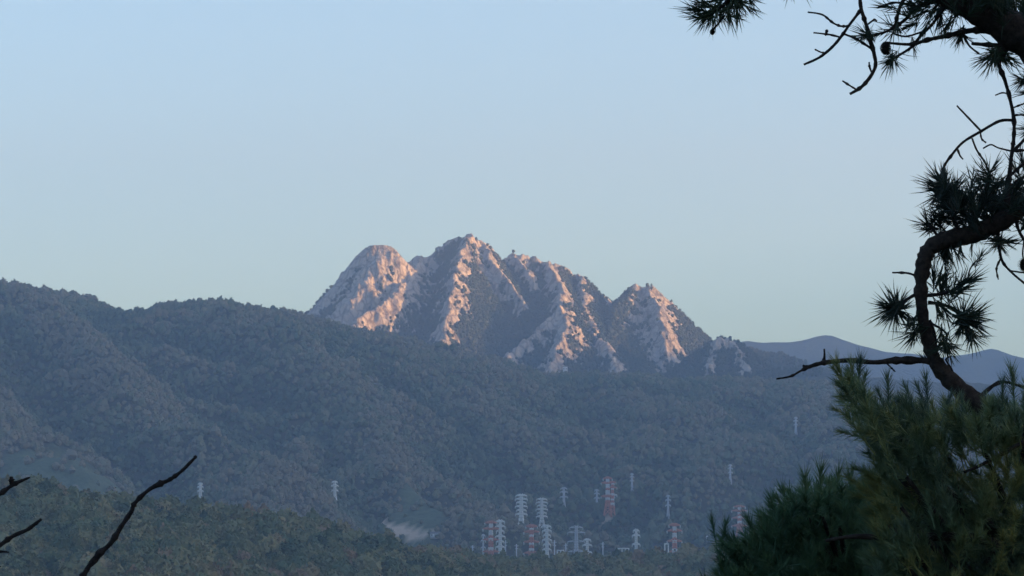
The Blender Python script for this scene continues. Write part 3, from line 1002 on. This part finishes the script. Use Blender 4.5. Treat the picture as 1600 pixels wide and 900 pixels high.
# the tree stays at the origin of its limbs: everything below is given in world space
ptr = [(tx + .05, D1 + .3, ground_z(tx, D1) - .2, .15), (tx + .02, D1 + .3, -3.2, .13), (tx, D1 + .3, -1.6, .12), (tx + .04, D1 + .3, -0.2, .115),
       (tx - .02, D1 + .3, 0.9, .10), (tx - .05, D1 + .3, 1.7, .085), (tx - .2, D1 + .2, 2.3, .05), (tx - .4, D1 + .1, 2.8, .02)]
tube('trunk', ptr, M_bark, pine, 14, .07, seed=1)
LIMBS = [
    # the heavy bough in the top right corner
    ('bough', [(1925, 330, 110, .3), (1800, 210, 100, .1), (1700, 130, 90), (1620, 72, 66), (1570, 40, 56), (1520, 12, 46), (1475, -8, 36), (1430, -30, 26), (1380, -62, 20), (1300, -85, 14), (1200, -70, 10), (1150, -25, 7)]),
    ('branch', [(1360, -66, 10), (1345, -20, 7), (1345, 10, 7), (1352, 34, 7), (1359, 60, 8), (1366, 85, 7), (1368, 103, 7), (1360, 120, 6.5), (1346, 136, 6), (1328, 147, 5)]),
    ('branch', [(1346, 14, 5.5), (1325, 42, 5), (1316, 55, 6), (1300, 74, 5.5), (1280, 90, 5), (1256, 101, 4)]),
    ('twig', [(1316, 52, 4), (1338, 61, 4), (1362, 76, 5)]),
    ('twig', [(1328, 40, 4), (1315, 41, 3.8), (1302, 36, 3.6), (1285, 23, 3.6), (1262, 19, 3)]),
    ('twig', [(1312, 58, 4), (1296, 54, 3), (1271, 51, 3)]),
    ('twig', [(1290, 56, 2.5), (1291, 47, 3.5)]), ('twig', [(1292, 82, 3), (1284, 82, 3), (1273, 77, 3)]),
    ('twig', [(1340, 141, 3.5), (1330, 135, 3.5), (1316, 126, 3)]), ('twig', [(1364, 118, 3), (1359, 105, 4), (1358, 97, 3)]),
    ('twig', [(1356, 38, 3), (1366, 31, 4), (1370, 34, 3)]),
    ('branch', [(1150, -25, 6), (1135, 2, 6), (1115, 20, 6), (1092, 27, 5)]), ('twig', [(1128, 10, 5), (1140, 24, 4), (1150, 27, 3.5)]),
    ('twig', [(1133, 24, 4), (1118, 42, 4), (1113, 47, 6)]),
    ('branch', [(1560, 50, 12), (1525, 47, 11), (1500, 51, 10), (1470, 58, 8), (1450, 62, 7), (1425, 69, 6), (1398, 68, 5), (1382, 66, 4)]),
    ('branch', [(1480, 5, 9), (1468, 22, 7), (1455, 40, 6), (1440, 54, 5.5), (1424, 74, 5), (1395, 92, 4.5)]),
    ('branch', [(1468, 0, 9), (1435, 10, 7), (1415, 30, 6), (1398, 42, 6), (1378, 52, 4), (1350, 57, 3.5)]),
    ('branch', [(1440, -25, 10), (1412, 0, 7), (1402, 25, 6), (1398, 42, 5)]), ('twig', [(1430, 10, 4), (1400, 4, 4), (1372, 11, 3)]),
    ('twig', [(1440, 50, 3.5), (1415, 57, 3.5), (1395, 52, 3)]),
    ('branch', [(1600, 70, 12), (1575, 72, 10), (1545, 70, 8), (1518, 68, 6)]), ('branch', [(1590, 68, 10), (1565, 78, 8), (1550, 88, 8)]),
    ('twig', [(1505, 55, 5), (1515, 72, 4), (1530, 84, 4)]),
    # hanging twig down the right side
    ('branch', [(1590, 62, 7), (1562, 95, 7), (1570, 125, 7), (1577, 150, 6), (1584, 185, 7), (1584, 215, 6), (1581, 240, 7), (1577, 275, 8), (1575, 300, 10), (1570, 345, 11)]),
    ('branch', [(1584, 188, 6), (1562, 189, 5.5), (1533, 205, 5.5), (1505, 222, 5), (1488, 241, 5), (1474, 262, 5), (1470, 285, 5)]),
    ('twig', [(1533, 205, 4), (1515, 186, 4), (1495, 165, 3)]), ('twig', [(1519, 216, 3.5), (1526, 234, 3.5), (1538, 252, 3.5), (1545, 268, 4)]),
    ('twig', [(1532, 207, 3), (1534, 217, 3), (1541, 223, 2.5)]), ('twig', [(1496, 232, 3), (1500, 243, 3.5), (1505, 249, 2.5)]),
    ('twig', [(1580, 236, 4), (1560, 231, 3), (1548, 226, 3), (1536, 232, 3)]), ('twig', [(1576, 147, 3), (1566, 145, 3), (1555, 149, 2.5)]),
    ('branch', [(1581, 238, 6), (1597, 222, 6), (1620, 195, 7), (1660, 150, 9), (1700, 130, 12)]), ('twig', [(1581, 236, 4), (1600, 235, 4), (1625, 238, 3)]),
    ('branch', [(1578, 275, 6), (1592, 262, 6), (1615, 245, 6), (1660, 215, 8), (1720, 160, 12)]), ('branch', [(1577, 295, 8), (1595, 280, 6), (1625, 262, 6)]),
    ('twig', [(1584, 180, 3), (1600, 180, 3), (1612, 186, 3)]), ('twig', [(1584, 168, 3), (1597, 163, 3), (1612, 158, 3)]),
    # the crooked bough: rises from lower right, turns back to the right
    ('bough', [(1925, 1180, 95, .3), (1830, 980, 74, .1), (1730, 830, 58), (1640, 735, 44), (1575, 675, 38), (1525, 630, 34), (1488, 597, 27), (1466, 572, 25), (1454, 545, 21), (1445, 510, 20), (1440, 475, 21),
               (1439, 445, 21), (1442, 415, 22), (1449, 394, 24), (1468, 378, 26), (1500, 370, 27), (1535, 360, 28), (1570, 343, 27), (1605, 322, 24), (1650, 292, 24), (1700, 262, 20), (1760, 200, 14), (1800, 170, 8)]),
    ('branch', [(1474, 567, 14), (1440, 563, 11), (1400, 563, 10.5), (1365, 566, 9.5), (1330, 563, 9), (1300, 565, 9), (1280, 568, 8), (1262, 574, 7), (1250, 580, 4), (1235, 588, 4), (1213, 592, 3)]),
    ('twig', [(1284, 568, 5), (1288, 560, 5), (1288, 545, 3)]), ('twig', [(1270, 572, 4), (1258, 572, 4), (1254, 571, 3)]), ('twig', [(1385, 567, 3.5), (1392, 574, 3), (1399, 581, 2)]),
    ('twig', [(1452, 392, 5), (1478, 388, 4)]),
    ('branch', [(1440, 455, 8), (1420, 466, 6), (1408, 476, 6), (1395, 480, 5)]), ('twig', [(1441, 436, 5), (1420, 427, 4), (1394, 426, 3)]),
    ('branch', [(1446, 462, 8), (1475, 458, 6), (1500, 448, 5), (1512, 438, 4)]), ('branch', [(1450, 472, 7), (1480, 478, 6), (1502, 490, 6), (1516, 500, 5)]),
    ('twig', [(1494, 484, 5), (1506, 510, 4), (1518, 526, 4)]), ('branch', [(1452, 500, 7), (1460, 520, 6), (1463, 545, 5), (1464, 565, 4)]),
    ('twig', [(1455, 505, 4), (1478, 520, 4), (1478, 538, 4)]), ('twig', [(1448, 518, 5), (1440, 515, 4), (1428, 518, 4)]),
    ('twig', [(1440, 500, 4), (1425, 498, 4), (1412, 488, 3)]), ('twig', [(1512, 438, 3), (1516, 420, 3), (1528, 405, 2.5)]),
    ('branch', [(1560, 350, 9), (1560, 375, 6), (1565, 405, 5), (1577, 422, 4.5), (1600, 442, 4), (1625, 460, 4)]), ('twig', [(1563, 405, 3), (1557, 420, 3), (1560, 437, 2.5)]),
    ('twig', [(1578, 423, 3), (1598, 426, 3), (1620, 430, 3)]), ('branch', [(1585, 335, 8), (1592, 360, 6), (1605, 380, 5), (1625, 390, 4)]),
    ('twig', [(1600, 376, 3), (1598, 395, 3), (1599, 404, 3)]),
    ('branch', [(1520, 366, 10), (1522, 340, 8), (1535, 305, 7), (1548, 275, 5)]), ('branch', [(1500, 368, 10), (1490, 340, 8), (1478, 305, 6)]),
    ('branch', [(1472, 376, 8), (1460, 362, 6), (1452, 350, 5)]), ('twig', [(1560, 350, 6), (1575, 320, 5), (1588, 295, 4)]),
    ('branch', [(1520, 632, 12), (1560, 598, 6), (1600, 605, 5), (1660, 622, 4)]), ('twig', [(1492, 592, 5), (1486, 575, 4), (1478, 562, 3), (1487, 556, 2.5)]),
]
for i, (nm, pts) in enumerate(LIMBS):
    limb(nm, pts, D1, M_bark if pts[0][2] > 9 else M_twig, pine, seed=i + 5, sides=12 if nm == 'bough' else 7, knob=0.16 if nm == 'bough' else 0.10)
TF = [(1095, 27, 180, 36), (1130, 8, 200, 42), (1112, 22, 250, 38), (1150, 2, -50, 40), (1160, -6, -25, 38), (1092, 20, 145, 32), (1140, 26, -75, 34), (1118, 12, 225, 40), (1105, 22, 205, 40), (1125, 18, 270, 34), (1145, -5, 160, 44), (1110, 8, 160, 40), (1148, 26, 0, 26),
      (1090, 15, 175, 40), (1120, 0, 190, 44), (1135, 15, 215, 42), (1150, 10, -70, 42), (1160, 5, -40, 40), (1105, 26, 230, 36), (1170, -4, -60, 36), (1140, 0, 250, 40), (1095, 5, 160, 36), (1118, 26, 255, 32),
      (1235, -22, -90, 34), (1252, -20, -65, 32), (1300, -22, -100, 26),
      (1395, 42, 150, 36), (1398, 45, 245, 34), (1352, 55, 175, 34), (1355, 54, 135, 32), (1352, 56, 215, 26), (1410, 22, 150, 35), (1425, 10, 105, 35), (1440, 20, 205, 40), (1450, 35, 250, 38), (1470, 30, -90, 40), (1480, 40, -120, 35), (1392, 94, 235, 34), (1394, 94, 270, 32), (1392, 93, 205, 26), (1396, 93, 300, 30),
      (1430, 5, 180, 40), (1385, 10, 165, 34), (1500, 53, 250, 32), (1502, 55, 280, 30), (1505, 55, -60, 28), (1498, 52, 225, 30), (1427, 70, -80, 26), (1550, 88, 195, 38), (1550, 88, 225, 38), (1552, 90, 258, 38), (1555, 88, 290, 36), (1560, 85, -20, 42), (1548, 86, 210, 40), (1580, 92, -45, 36), (1566, 92, -50, 38),
      (1604, 122, 200, 38), (1602, 125, 170, 34), (1602, 125, 222, 34), (1612, 200, 170, 34), (1612, 205, 200, 34), (1605, 145, 185, 30), (1610, 182, 150, 30), (1460, 12, 230, 36), (1490, 30, 230, 34), (1420, 40, 200, 34), (1378, 52, 200, 28),
      (1472, 285, 140, 44), (1470, 290, 168, 46), (1472, 290, 112, 44), (1475, 285, 82, 42), (1480, 300, 198, 44), (1490, 300, 60, 38), (1465, 305, 225, 38), (1470, 296, 185, 44), (1468, 300, 155, 40), (1475, 310, 125, 44), (1484, 296, 40, 34),
      (1542, 272, 160, 38), (1545, 270, 112, 36), (1550, 265, 62, 34), (1555, 290, 30, 36), (1535, 290, 200, 38), (1540, 280, 180, 38), (1548, 285, -20, 36), (1510, 320, 150, 45), (1500, 330, 112, 45), (1530, 330, 72, 45), (1560, 320, 82, 45), (1585, 300, 62, 40), (1480, 340, 172, 42), (1465, 350, 150, 36), (1450, 352, 150, 34), (1452, 358, 190, 32), (1450, 350, 110, 34), (1455, 352, 75, 30),
      (1590, 270, 120, 40), (1597, 250, 100, 36), (1602, 300, 150, 40), (1575, 335, 40, 40), (1520, 345, 150, 44), (1545, 340, 120, 44), (1570, 330, 100, 42), (1590, 320, 70, 42), (1600, 330, 110, 40), (1500, 350, 160, 40), (1520, 350, 90, 44), (1480, 325, 150, 40), (1478, 318, 205, 40),
      (1565, 378, 200, 36), (1562, 375, 250, 36), (1560, 376, 290, 36), (1555, 375, 172, 30), (1566, 376, -30, 38), (1568, 378, 10, 36), (1520, 372, -95, 34), (1480, 390, -80, 42), (1490, 388, -60, 40), (1500, 386, -100, 35), (1474, 392, -110, 34), (1470, 395, -70, 40), (1478, 400, -95, 40),
      (1397, 480, 180, 44), (1395, 482, 152, 42), (1397, 478, 120, 40), (1400, 475, 92, 40), (1405, 474, 62, 36), (1395, 485, 208, 42), (1398, 488, 238, 42), (1400, 490, 270, 40), (1405, 490, 300, 38), (1396, 480, 135, 40), (1392, 482, 222, 44), (1425, 505, 290, 36), (1430, 500, 250, 35), (1412, 480, 30, 28),
      (1430, 518, 205, 44), (1432, 520, 235, 38), (1430, 520, 262, 34),
      (1512, 495, 0, 48), (1510, 497, 20, 46), (1508, 492, 50, 44), (1510, 500, -30, 46), (1508, 505, -60, 44), (1505, 490, 92, 42), (1500, 490, 132, 38), (1512, 500, -12, 48), (1505, 505, -92, 42), (1516, 498, 35, 44), (1514, 500, -45, 44), (1500, 455, 20, 44), (1500, 450, 62, 42), (1508, 442, 40, 44), (1480, 455, 100, 40), (1475, 450, 70, 38), (1512, 440, 10, 42), (1490, 452, 85, 36),
      (1470, 455, 90, 42), (1478, 538, 250, 38), (1480, 540, -60, 36), (1478, 538, -20, 36), (1470, 522, -100, 34), (1520, 527, -60, 36), (1475, 542, 10, 32), (1500, 515, 230, 36), (1518, 528, -100, 34), (1463, 548, 200, 26), (1478, 540, 290, 36), (1520, 525, -20, 36), (1465, 480, -70, 40), (1475, 485, -50, 38), (1465, 440, 60, 40), (1460, 430, 80, 42),
      (1443, 560, 140, 18), (1530, 405, 60, 30)]
for t in TF: tuft(*t, D1, pine)
for k in range(72):      # dense needles over the heavy bough
    u = random.random()
    tuft(1450 + u * 190, -14 + u * 62 + random.uniform(-36, 4), random.uniform(40, 160), random.uniform(30, 42), D1, pine, dz=random.uniform(-.15, .2))
for k in range(80):      # dense needles over the crooked bough
    tuft(random.uniform(1468, 1625), random.uniform(288, 356), random.uniform(30, 160), random.uniform(32, 44), D1, pine, dz=random.uniform(-.15, .25))
for k in range(20):
    tuft(random.uniform(1430, 1500), random.uniform(-20, 22), random.uniform(130, 290), random.uniform(26, 38), D1, pine, dz=random.uniform(-.15, .15))
cone(1384, 66, 7.5, D1, pine); cone(1599, 404, 8, D1, pine); cone(1113, 46, 3.5, D1, pine); cone(1292, 46, 2.2, D1, pine)


# young pines filling the lower right
def brush_arrays(seed, n=120, L=0.10, nl=0.056, w=0.0030):
    r = random.Random(seed); V, Fc = [], []
    for i in range(n):
        t = r.random() ** 0.8
        th = r.uniform(0.35, 1.25) * (1 - 0.5 * t) + 0.1; ph = r.uniform(0, 6.28)
        d = Vector((math.sin(th) * math.cos(ph), math.sin(th) * math.sin(ph), math.cos(th)))
        o = Vector((0, 0, t * L)); a = d.orthogonal().normalized()
        a = Quaternion(d, r.uniform(0, 3.14)) @ a
        l = nl * r.uniform(.7, 1.05); k = len(V)
        V += [tuple(o - a * w / 2), tuple(o + a * w / 2), tuple(o + d * l + Vector((0, 0, l * .12)))]
        Fc.append((k, k + 1, k + 2))
    k = len(V)
    for z, q in ((-0.05, .0035), (L, .0015)):
        for j in range(4): V.append((math.cos(j * 1.57) * q, math.sin(j * 1.57) * q, z))
    for j in range(4): Fc.append((k + j, k + (j + 1) % 4, k + 4 + (j + 1) % 4)); Fc.append((k + j, k + 4 + (j + 1) % 4, k + 4 + j))
    return np.array(V), np.array(Fc)


BR = [brush_arrays(s) for s in range(5)]
BR_ME = []


def inside(poly, x, y):
    c = False; j = len(poly) - 1
    for i in range(len(poly)):
        if (poly[i][1] > y) != (poly[j][1] > y) and x < (poly[j][0] - poly[i][0]) * (y - poly[i][1]) / (poly[j][1] - poly[i][1]) + poly[i][0]: c = not c
        j = i
    return c


def young_pine(name, label, poly, trunk_px, D, depth, count, mat, leaders, top_py, holes=(), extra=()):
    r = random.Random(int(trunk_px))
    e = bpy.data.objects.new(name, None); COL.objects.link(e)
    tag(e, label, 'pine tree', 'young pines in the lower right')
    bx = P(trunk_px, 450, D)[0]; gz_ = ground_z(bx, D); zt = P(trunk_px, top_py, D)[2]
    tr = [(bx + .04 * math.sin(k * 1.3), D + .03 * math.cos(k), gz_ - .2 + (zt - gz_ + .2) * k / 6, .062 * (1 - k / 6.6)) for k in range(7)]
    tube('trunk', tr, M_bark, e, 10, .06, seed=3)
    xs = [p[0] for p in poly]; ys = [p[1] for p in poly]
    VV, FF, off = [], [], 0
    limbs_to = []
    n = 0
    while n < count:
        px, py = r.uniform(min(xs), max(xs)), r.uniform(min(ys), max(ys))
        if not inside(poly, px, py): continue
        if any(((px - h[0]) / h[2]) ** 2 + ((py - h[1]) / h[3]) ** 2 < 1 for h in holes): continue
        n += 1
        Y = D + r.uniform(-depth, depth)
        p = Vector(P(px, py, Y))
        out_ = Vector((p.x - bx, (Y - D) * 1.2, 0)); out_ = out_.normalized() if out_.length > 1e-3 else Vector((1, 0, 0))
        d = (out_ * r.uniform(.3, 1.0) + Vector((r.gauss(0, .3), r.gauss(0, .3), r.uniform(.35, 1.1)))).normalized()
        V, Fc = r.choice(BR); s = r.uniform(.7, 1.15) * D / 13
        q = (d.to_track_quat('Z', 'Y') @ Quaternion((0, 0, 1), r.uniform(0, 6.28))).to_matrix()
        VV.append((V * s) @ np.array(q).T + np.array(p)); FF.append(Fc + off); off += len(V)
        if n % 24 == 0: limbs_to.append(p)
    me = mesh_np('foliage', np.concatenate(VV), np.concatenate(FF), mat, smooth=False)
    f = link('foliage', me, e); f['kind'] = 'stuff'
    for p in limbs_to:
        z0 = max(gz_ + .5, p.z - abs(p.x - bx) * .45 - .15); k = (z0 - gz_) / (zt - gz_)
        if k > .97: z0 = gz_ + .95 * (zt - gz_)
        a = Vector((bx, D, z0))
        tube('branch', [(*a, .016), (*(a.lerp(p, .5) + Vector((0, 0, -.03))), .010), (*p, .005)], M_bark, e, 6, .08, 3, seed=int(p.x * 100))
    if not BR_ME:
        for V, Fc in BR: BR_ME.append(mesh_np('shoot', V, Fc, None, smooth=False))
    for (px, py, ang, sc) in leaders:
        me = r.choice(BR_ME).copy(); me.materials.append(mat)
        o = link('shoot', me, e, P(px, py, D - depth * .3))
        d = Vector((math.cos(R(ang)), r.uniform(-.2, .2), math.sin(R(ang))))
        o.rotation_euler = d.to_track_quat('Z', 'Y').to_euler(); sc *= 1.25 * D / 13; o.scale = (sc * .85, sc * .85, sc)
    for (pts) in extra: limb('branch', pts, D - depth * .6, M_bark, e, seed=9)
    return e


young_pine('young_pine', 'olive green young pine crown filling the lower right corner under the crooked bough',
           [(1322, 618), (1340, 605), (1356, 628), (1382, 655), (1402, 668), (1428, 648), (1455, 645), (1480, 655), (1510, 660), (1545, 652), (1640, 632), (1680, 980), (1380, 980), (1372, 800), (1368, 740), (1375, 712), (1352, 690), (1332, 650)],
           1592, 9.2, .36, 900, M_young,
           [(1325, 612, 112, .9), (1334, 612, 95, .8), (1320, 602, 125, .6), (1345, 625, 80, .7), (1389, 640, 92, .85), (1383, 642, 110, .6), (1450, 632, 95, .75), (1444, 632, 110, .6), (1428, 640, 110, .7), (1475, 648, 70, .6), (1505, 652, 95, .6), (1566, 640, 88, .8), (1585, 628, 95, .9),
            (1340, 660, 150, .7), (1352, 685, 165, .7), (1370, 745, 160, .7), (1372, 780, 170, .7), (1365, 770, 150, .8)],
           640, holes=[(1535, 737, 36, 20), (1508, 760, 9, 7), (1478, 722, 7, 5), (1425, 765, 7, 10), (1395, 705, 12, 7)],
           extra=[[(1600, 690, 8), (1560, 712, 7), (1530, 728, 6), (1506, 738, 5)], [(1600, 872, 20, .1), (1540, 845, 18), (1480, 838, 16), (1400, 842, 14), (1340, 838, 9), (1290, 845, 5)]])
young_pine('young_pine', 'darker bushy young pine lower down, its top just left of the olive green one',
           [(1150, 900), (1168, 868), (1200, 850), (1225, 822), (1255, 800), (1290, 790), (1340, 795), (1400, 800), (1460, 830), (1460, 960), (1120, 960)],
           1330, 12.0, .45, 800, M_fresh,
           [(1160, 880, 120, .9), (1185, 858, 110, .9), (1215, 835, 100, 1.0), (1240, 815, 110, .9), (1262, 800, 95, 1.0), (1282, 795, 90, 1.1), (1305, 795, 85, 1.0), (1330, 797, 92, 1.0), (1352, 800, 80, 1.0), (1128, 855, 80, .7), (1118, 845, 100, .6)],
           800)

# bare twigs in the lower left corner
D2 = 7.0
def bare(name, label, stems, foot_x):
    e = bpy.data.objects.new(name, None); COL.objects.link(e)
    tag(e, label, 'shrub', 'bare shrubs in the lower left')
    g = ground_z(foot_x, D2)
    for i, (nm, pts, rooted) in enumerate(stems):
        w = [(*P(q[0], q[1], D2 + (q[3] if len(q) > 3 else 0)), q[2] / 2 * D2 / F) for q in pts]
        if rooted:
            a = w[0]; w = [(foot_x + (a[0] - foot_x) * (1 - .5 ** k), D2 + .02, g - .1 + (a[2] - g + .1) * (1 - .5 ** k), a[3] * (1.8 - .1 * k)) for k in range(7)] + w
        tube(nm, w, M_twig, e, 7, .10, 5, seed=30 + i)
    return e


bare('bare_shrub', 'single long bare twig curving up to the right in the lower left of the view',
     [('stem', [(118, 925, 10), (133, 895, 9), (150, 870, 8), (172, 850, 8), (190, 822, 7.5), (205, 800, 8), (211, 786, 7), (232, 766, 6.5), (248, 757, 8.5), (266, 749, 6), (285, 735, 5.5), (300, 720, 5.5), (307, 712, 4)], True),
      ('twig', [(140, 886, 4), (152, 876, 3.5), (158, 864, 2.5)], False), ('twig', [(252, 757, 5), (246, 756, 4), (242, 757, 2)], False)], -1.05)
bare('bare_shrub', 'short bare twigs poking in at the left edge of the view',
     [('stem', [(-60, 815, 9), (-20, 785, 7), (0, 772, 6), (18, 759, 6), (34, 751, 5), (47, 746, 3)], True), ('bud', [(17, 758, 4), (18, 752, 8), (17, 747, 6), (15, 746, 2)], False),
      ('stem', [(-70, 905, 10), (-30, 872, 7), (0, 852, 7), (20, 838, 6.5), (42, 828, 6), (56, 818, 6), (65, 811, 4)], True),
      ('twig', [(-30, 868, 5), (0, 862, 4.5), (14, 863, 2.5)], False)], -1.5)

# ------------------------------------------------------------------ haze
HZ = 8.8e-5
bm = bmesh.new(); bmesh.ops.create_cube(bm, size=1.0)
me = bpy.data.meshes.new('haze'); bm.to_mesh(me); bm.free()
hz = link('haze', me)
hx0, hx1, hy0, hy1, hz0, hz1 = -14000, 14000, -9200, 13000, -140, 1190
hz.scale = (hx1 - hx0, hy1 - hy0, hz1 - hz0)
hz.location = ((hx0 + hx1) / 2, (hy0 + hy1) / 2, (hz0 + hz1) / 2)
hm = bpy.data.materials.new('air'); hm.use_nodes = True
nt = hm.node_tree; nt.nodes.clear()
out = nt.nodes.new('ShaderNodeOutputMaterial'); pv = nt.nodes.new('ShaderNodeVolumePrincipled')
pv.inputs['Color'].default_value = (0.69, 0.80, 1.0, 1)
pv.inputs['Density'].default_value = HZ
pv.inputs['Anisotropy'].default_value = 0.5
nt.links.new(pv.outputs[0], out.inputs['Volume'])
me.materials.append(hm)
tag(hz, 'thin blue evening haze filling the valley air', 'haze', kind='stuff')
print('tris', sum(len(o.data.polygons) for o in SC.objects if o.type == 'MESH'))
